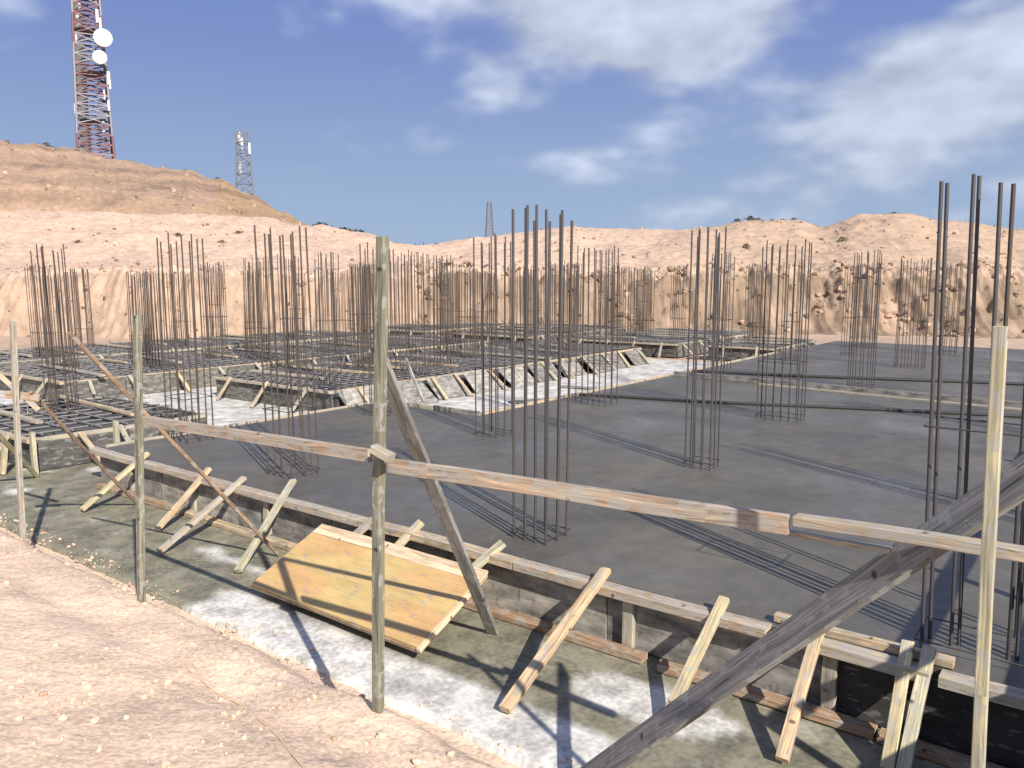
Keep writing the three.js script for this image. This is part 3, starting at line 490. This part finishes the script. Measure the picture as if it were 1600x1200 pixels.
// ------------------------------------------------------------------ stones, wire
{
  const mk = s => { const g = new THREE.IcosahedronGeometry(1, 1), p = g.attributes.position; for (let i = 0; i < p.count; i++) { const k = 0.82 + 0.42 * noise.noise(p.getX(i) * 1.3 + s, p.getY(i) * 1.3, p.getZ(i) * 1.3 + s); p.setXYZ(i, p.getX(i) * k, p.getY(i) * k * 0.7, p.getZ(i) * k); } g.computeVertexNormals(); return g; };
  const mat = new THREE.MeshStandardMaterial({ color: new THREE.Color().setRGB(0.62, 0.46, 0.335), roughness: 0.95 });
  const N = 10000, im = new THREE.InstancedMesh(mk(3), mat, N), m = new THREE.Matrix4(), q = new THREE.Quaternion(), e = new THREE.Euler(), c = new THREE.Color();
  let k = 0;
  while (k < N) {
    const u = rr(-4, 9.5), v = -1.20 - Math.pow(rnd(), 1.25) * 3.5, p = W(u, v), zd = -p.z; if (zd < 0.9) continue;
    const cl = fbm(p.x * 1.3, zd * 1.3, 21, 3); if (cl + rr(-0.2, 0.2) < 0.08) continue;
    const s = 0.002 + 0.017 * Math.pow(rnd(), 9) + 0.003 * rnd();
    const h = Math.max(terrain(p.x, zd)[0], v > -1.42 ? -0.398 : -1); e.set(rr(0, 6), rr(0, 6), rr(0, 6)); q.setFromEuler(e);
    m.compose(new THREE.Vector3(p.x, h + s * 0.25, p.z), q, new THREE.Vector3(s, s, s)); im.setMatrixAt(k, m);
    const g = rr(0.6, 1.12); c.setRGB(g, g * rr(0.94, 1), g * rr(0.9, 1)); im.setColorAt(k, c); k++;
  }
  im.name = 'gravel'; im.castShadow = im.receiveShadow = true; im.userData = { kind: 'stuff', label: 'loose gravel scattered over the sandy foreground', category: 'gravel' }; scene.add(im);
  const big = [[596, 1152, 0.028, 'pale stone beside the foot of the tall middle post'], [652, 1192, 0.024, 'pale stone at the bottom edge below the tall middle post'], [138, 1075, 0.022, 'dark stone in the middle of the left foreground'], [30, 1125, 0.02, 'stone near the bottom left corner'], [86, 1010, 0.02, 'stone on the left foreground below the leftmost post'], [262, 1067, 0.02, 'stone beside the end of the thin pale wire'], [405, 990, 0.03, 'pale stone near the concrete edge right of the second post'], [704, 1180, 0.02, 'stone at the bottom edge right of the tall middle post'], [148, 1128, 0.022, 'stone low in the left foreground'], [300, 1008, 0.018, 'small pale stone below the second post']];
  const vs = [mk(11), mk(17), mk(29)];
  big.forEach(([px, py, s, label], i) => { let p = onLevel(px, py, -0.1); for (let n = 0; n < 8; n++) p = onLevel(px, py, terrain(p.x, -p.z)[0]); const o = part('stone', vs[i % 3], mat, scene); o.name = numbered('stone'); o.position.copy(p); o.position.y += s * 0.3; o.scale.setScalar(s); o.rotation.y = i * 1.7; tag(o, label, 'stone', 'larger stones in the foreground'); });
  const pts = [[272, 1025], [288, 1042], [312, 1062], [342, 1086], [372, 1101], [402, 1124], [430, 1148], [452, 1175], [476, 1203]].map(([px, py]) => { let p = onLevel(px, py, 0); for (let n = 0; n < 8; n++) p = onLevel(px, py, terrain(p.x, -p.z)[0]); p.y += 0.006; return p; });
  const wv = part('wire', new THREE.TubeGeometry(new THREE.CatmullRomCurve3(pts), 60, 0.0035, 5), new THREE.MeshStandardMaterial({ color: new THREE.Color().setRGB(0.62, 0.46, 0.30), roughness: 0.7 }), scene); tag(wv, 'thin pale wire lying on the sandy ground in the left foreground', 'wire');
}

{ // clods and rubble on the banks and slopes
  const g = new THREE.IcosahedronGeometry(1, 1), p = g.attributes.position; for (let i = 0; i < p.count; i++) { const k = 0.8 + 0.5 * noise.noise(p.getX(i) * 1.4 + 5, p.getY(i) * 1.4, p.getZ(i) * 1.4); p.setXYZ(i, p.getX(i) * k, p.getY(i) * k * 0.75, p.getZ(i) * k); } g.computeVertexNormals();
  const N = 3600, im = new THREE.InstancedMesh(g, new THREE.MeshStandardMaterial({ color: 0xffffff, roughness: 0.95 }), N), m = new THREE.Matrix4(), q = new THREE.Quaternion(), e = new THREE.Euler(), c = new THREE.Color();
  for (let k = 0; k < N;) {
    const far = rnd(), zd = far < 0.62 ? rr(31, 38) : far < 0.85 ? rr(38, 56) : rr(62, 103), b = rr(-0.7, 0.7), x = b * zd, [h, zone] = terrain(x, zd);
    const right = b > -0.12; if (zone === 0 || (zone === 3 && b > -0.15)) continue; if (zd < 38 && !right && rnd() < 0.6) continue; if (fbm(x * 0.5, zd * 0.5, 41, 3) + rr(-0.25, 0.25) < 0.02) continue;
    const s = (zone === 3 ? 0.08 : 0.04) + Math.pow(rnd(), 4) * (zone === 3 ? 0.26 : zd < 38 && right ? 0.19 : 0.11);
    e.set(rr(0, 6), rr(0, 6), rr(0, 6)); q.setFromEuler(e); m.compose(new THREE.Vector3(x, h + s * 0.15, -zd), q, new THREE.Vector3(s, s, s)); im.setMatrixAt(k, m);
    const d = rnd() < (zd < 38 && right ? 0.6 : 0.4) ? rr(0.12, 0.25) : rr(0.32, 0.48); c.setRGB(d, d * 0.69, d * 0.48); im.setColorAt(k, c); k++;
  }
  im.name = 'rubble'; im.castShadow = im.receiveShadow = true; im.userData = { kind: 'stuff', label: 'clods and rubble scattered over the banks and slopes', category: 'rubble' }; scene.add(im);
}
// ------------------------------------------------------------------ hilltop: lattice towers, shrubs, far walls
function lattice(name, label, foot, w0, w1, H, bays, r, o = {}) {
  const t = thing(name, label, 'tower', foot, 'towers on the hills');
  const C = (k, y) => { const w = lerp(w0, w1, y / H) / 2; return new THREE.Vector3([-1, 1, 1, -1][k & 3] * w, y, [-1, -1, 1, 1][k & 3] * w).applyAxisAngle(Y, o.turn ?? 0.5).add(foot); };
  const band = y => !o.red ? M.towerGrey : Math.floor(y / H * 7 + 0.6) % 2 ? M.towerRed : M.towerPale;
  for (let k = 0; k < 4; k++) for (let q = 0; q < 7; q++) rod('leg', C(k, q ? H * q / 7 : -2), C(k, H * (q + 1) / 7), r, band(H * (q + 0.4) / 7), t);
  const bayGeo = (y0, y1) => { const gs = [], add = (A, B, rad) => { const d = B.clone().sub(A); gs.push(barGeo.clone().applyMatrix4(new THREE.Matrix4().compose(A.clone().sub(foot), new THREE.Quaternion().setFromUnitVectors(Y, d.clone().normalize()), new THREE.Vector3(rad, d.length(), rad)))); }; for (let k = 0; k < 4; k++) { add(C(k, y0), C(k + 1, y1), r * 0.55); add(C(k + 1, y0), C(k, y1), r * 0.55); add(C(k, y1), C(k + 1, y1), r * 0.6); } return mergeGeometries(gs); };
  for (let i = 0; i < bays; i++) part('bracing', bayGeo(H * i / bays, H * (i + 1) / bays), band(H * (i + 0.5) / bays), t);
  return t;
}
M.towerGrey = new THREE.MeshStandardMaterial({ color: new THREE.Color().setRGB(0.17, 0.165, 0.18), roughness: 0.6, metalness: 0.3 });
M.towerRed = new THREE.MeshStandardMaterial({ color: new THREE.Color().setRGB(0.17, 0.08, 0.085), roughness: 0.6 });
M.towerPale = new THREE.MeshStandardMaterial({ color: new THREE.Color().setRGB(0.24, 0.225, 0.25), roughness: 0.6 });
M.white = new THREE.MeshStandardMaterial({ color: new THREE.Color().setRGB(0.78, 0.78, 0.75), roughness: 0.5 });
M.antenna = new THREE.MeshStandardMaterial({ color: new THREE.Color().setRGB(0.55, 0.56, 0.6), roughness: 0.5 });
{
  const Z = 112, foot = atDepth(149, 236, Z); foot.y = Math.min(foot.y, terrain(foot.x, Z)[0] + 0.3);
  const t = lattice('telecom_tower', 'large lattice telecom tower with white dishes on top of the brown hill', foot, 4.4, 2.9, 27, 21, 0.15, { red: true });
  const dishG = new THREE.LatheGeometry([[0, -0.12], [0.35, -0.09], [0.7, 0.0], [1, 0.16], [1.0, 0.34], [0.5, 0.46], [0, 0.5]].map(p => new THREE.Vector2(...p)), 22); dishG.rotateX(Math.PI / 2);
  for (const [px, py, s] of [[161, 60, 1.12], [156, 90, 0.86]]) { const d = part('dish', dishG, M.white, t); d.position.copy(atDepth(px, py, Z - 2.4)).sub(foot); d.scale.setScalar(s); d.rotation.y = 0.45; rod('dish_arm', d.position.clone().add(foot), d.position.clone().add(foot).add(new THREE.Vector3(-1.0, 0, -1.6)), 0.08, M.towerGrey, t); }
  const pan = new THREE.BoxGeometry(0.34, 1.7, 0.2, 1, 3, 1);
  for (const [px, py, k] of [[122, 30, 1], [119, 57, 0.8], [117, 92, 0.6], [170, 122, 1], [172, 132, 0.7], [118, 170, 0.8], [163, 148, 0.7], [170, 165, 0.8], [124, 8, 1], [152, 25, 1], [157, 36, 0.8], [162, 198, 0.8]]) { const a = part('panel_antenna', pan, M.antenna, t); a.position.copy(atDepth(px, py, Z - 1)).sub(foot); a.scale.setScalar(k); rod('antenna_arm', a.position.clone().add(foot), new THREE.Vector3(foot.x, a.position.y + foot.y, foot.z), 0.05, M.towerGrey, t); }
  for (const y of [6, 12, 17.5, 22]) { const p = part('platform', new THREE.CylinderGeometry(1.75, 1.75, 0.18, 8), M.towerGrey, t); p.position.y = y; }
  const cable = part('cable_ladder', new THREE.BoxGeometry(1.3, 26, 0.25, 1, 8, 1), M.towerGrey, t); cable.position.set(-0.8, 13, 0.9);
  const f2 = atDepth(383, 318, 165); const t2 = lattice('lattice_mast', 'smaller grey lattice mast behind the right shoulder of the brown hill', f2, 3.4, 2.2, 14.0, 7, 0.13, { turn: 0.3 });
  for (const [px, py] of [[374, 214], [378, 224], [390, 232], [376, 262]]) { const a = part('panel_antenna', pan, M.antenna, t2); a.position.copy(atDepth(px, py, 164)).sub(f2); a.scale.setScalar(1.3); }
  const f3 = atDepth(765, 380, 260); lattice('lattice_mast', 'tiny faint lattice mast on the skyline above the centre of the site', f3, 2.6, 1.2, 13, 7, 0.10, { turn: 0.2 });
}
{ // shrubs on the ridges
  M.leaf = new THREE.MeshStandardMaterial({ color: new THREE.Color().setRGB(0.055, 0.07, 0.035), roughness: 0.95, side: THREE.DoubleSide });
  M.dryLeaf = new THREE.MeshStandardMaterial({ color: new THREE.Color().setRGB(0.13, 0.10, 0.05), roughness: 0.95, side: THREE.DoubleSide });
  M.twig = new THREE.MeshStandardMaterial({ color: new THREE.Color().setRGB(0.12, 0.085, 0.06), roughness: 0.95 });
  const leafG = (w, h, n, seed) => { const R = mulberry(seed), p = []; for (let i = 0; i < n; i++) { const a = R() * 6.28, rr_ = Math.sqrt(R()), y = R(), k = Math.sqrt(Math.max(0.05, 1 - y * y)) * (0.75 + 0.4 * noise.noise(Math.cos(a) * 2 + seed, y * 3, Math.sin(a) * 2)); const c = [Math.cos(a) * rr_ * w * k, y * h * (0.8 + 0.3 * R()), Math.sin(a) * rr_ * w * k]; for (let j = 0; j < 3; j++) p.push(c[0] + (R() - 0.5) * w * 0.34, c[1] + (R() - 0.5) * h * 0.34, c[2] + (R() - 0.5) * w * 0.34); } const g = new THREE.BufferGeometry(); g.setAttribute('position', new THREE.Float32BufferAttribute(p, 3)); g.computeVertexNormals(); return g; };
  const list = [[500, 352, 92, 1.6, 0.8, 0], [518, 354, 92, 1.9, 0.9, 0], [540, 356, 90, 2.2, 1.0, 0], [560, 361, 88, 1.8, 0.9, 0], [578, 369, 86, 1.5, 0.7, 0], [1152, 354, 55, 0.5, 0.28, 0], [1172, 352, 55, 0.75, 0.40, 0], [1184, 351, 55, 0.5, 0.3, 1], [1206, 354, 55, 0.45, 0.24, 0], [1222, 353, 55, 0.6, 0.28, 0], [1240, 355, 55, 0.5, 0.26, 1], [1375, 343, 55, 0.5, 0.22, 0], [1396, 341, 55, 0.7, 0.26, 0], [1300, 366, 55, 0.4, 0.2, 1], [735, 378, 54, 0.5, 0.25, 0], [35, 217, 104, 1.3, 0.5, 1], [88, 222, 104, 1.1, 0.5, 1], [200, 246, 104, 1.2, 0.6, 1], [290, 262, 104, 1.2, 0.6, 1], [340, 278, 103, 1.0, 0.5, 1], [72, 232, 98, 1.2, 0.5, 1], [280, 395, 44, 0.35, 0.2, 0], [346, 382, 44, 0.4, 0.22, 1], [372, 367, 47, 0.4, 0.2, 1], [124, 408, 42, 0.35, 0.2, 1], [1313, 432, 46, 0.4, 0.3, 0], [1164, 437, 44, 0.4, 0.3, 0], [700, 440, 38, 0.5, 0.3, 1], [730, 455, 37, 0.6, 0.35, 1]];
  const where = (px) => px < 420 ? 'left hill' : px < 600 ? 'saddle right of the brown hill' : px < 900 ? 'middle bank' : 'right sand ridge';
  const ord = ['first', 'second', 'third', 'fourth', 'fifth', 'sixth', 'seventh', 'eighth', 'ninth', 'tenth', 'eleventh', 'twelfth', 'thirteenth', 'fourteenth'], cnt = {};
  [...list].sort((a, b) => a[0] - b[0]).forEach(([px, py, z, w, h, dry], i) => {
    const s = where(px), n = cnt[s] = (cnt[s] || 0) + 1, p = atDepth(px, py, z); p.y = terrain(p.x, z)[0] - 0.05;
    const g = thing('shrub', `${dry ? 'dry brownish' : 'dark green'} shrub, ${ord[n - 1]} from the left on the ${s}`, 'shrub', p, 'shrubs on the hills');
    part('foliage', leafG(w, h, 160, 50 + i), dry ? M.dryLeaf : M.leaf, g); rod('stem', p.clone().addScaledVector(Y, -0.2), p.clone().addScaledVector(Y, h * 0.6), 0.03, M.twig, g);
  });
}
{ // grey wall with starter bars in the saddle, white cabin behind the right ridge
  const b = atDepth(648, 404, 57), w = thing('concrete_parapet', 'low pale concrete wall with starter bars in the gap between the hills', 'wall', b);
  const m = part('wall', new THREE.BoxGeometry(4.2, 0.55, 0.4, 4, 1, 1), M.farConcrete = new THREE.MeshStandardMaterial({ color: new THREE.Color().setRGB(0.42, 0.41, 0.39), roughness: 0.9 }), w); m.position.y = 0.1; m.rotation.y = -0.1;
  for (let i = 0; i < 16; i++) { const x = -2 + 4 * i / 15 + rr(-0.06, 0.06), A = new THREE.Vector3(b.x + x, b.y + 0.3, b.z), B = A.clone().addScaledVector(Y, rr(0.55, 0.85)); rod('starter_bar', A, B, 0.028, M.bar, w); }
  const c = thing('site_cabin', 'small white site cabin behind the right sand ridge', 'cabin', atDepth(1024, 374, 62)); part('wall', new THREE.BoxGeometry(1.5, 1.0, 1.6), M.white, c); const r = part('roof', new THREE.BoxGeometry(1.7, 0.1, 1.8), M.antenna, c); r.position.y = 0.55; const d = part('window', new THREE.BoxGeometry(0.4, 0.3, 0.04), M.towerGrey, c); d.position.set(0.2, 0.2, 0.81);
}
shadows(scene);
renderer.render(scene, camera);
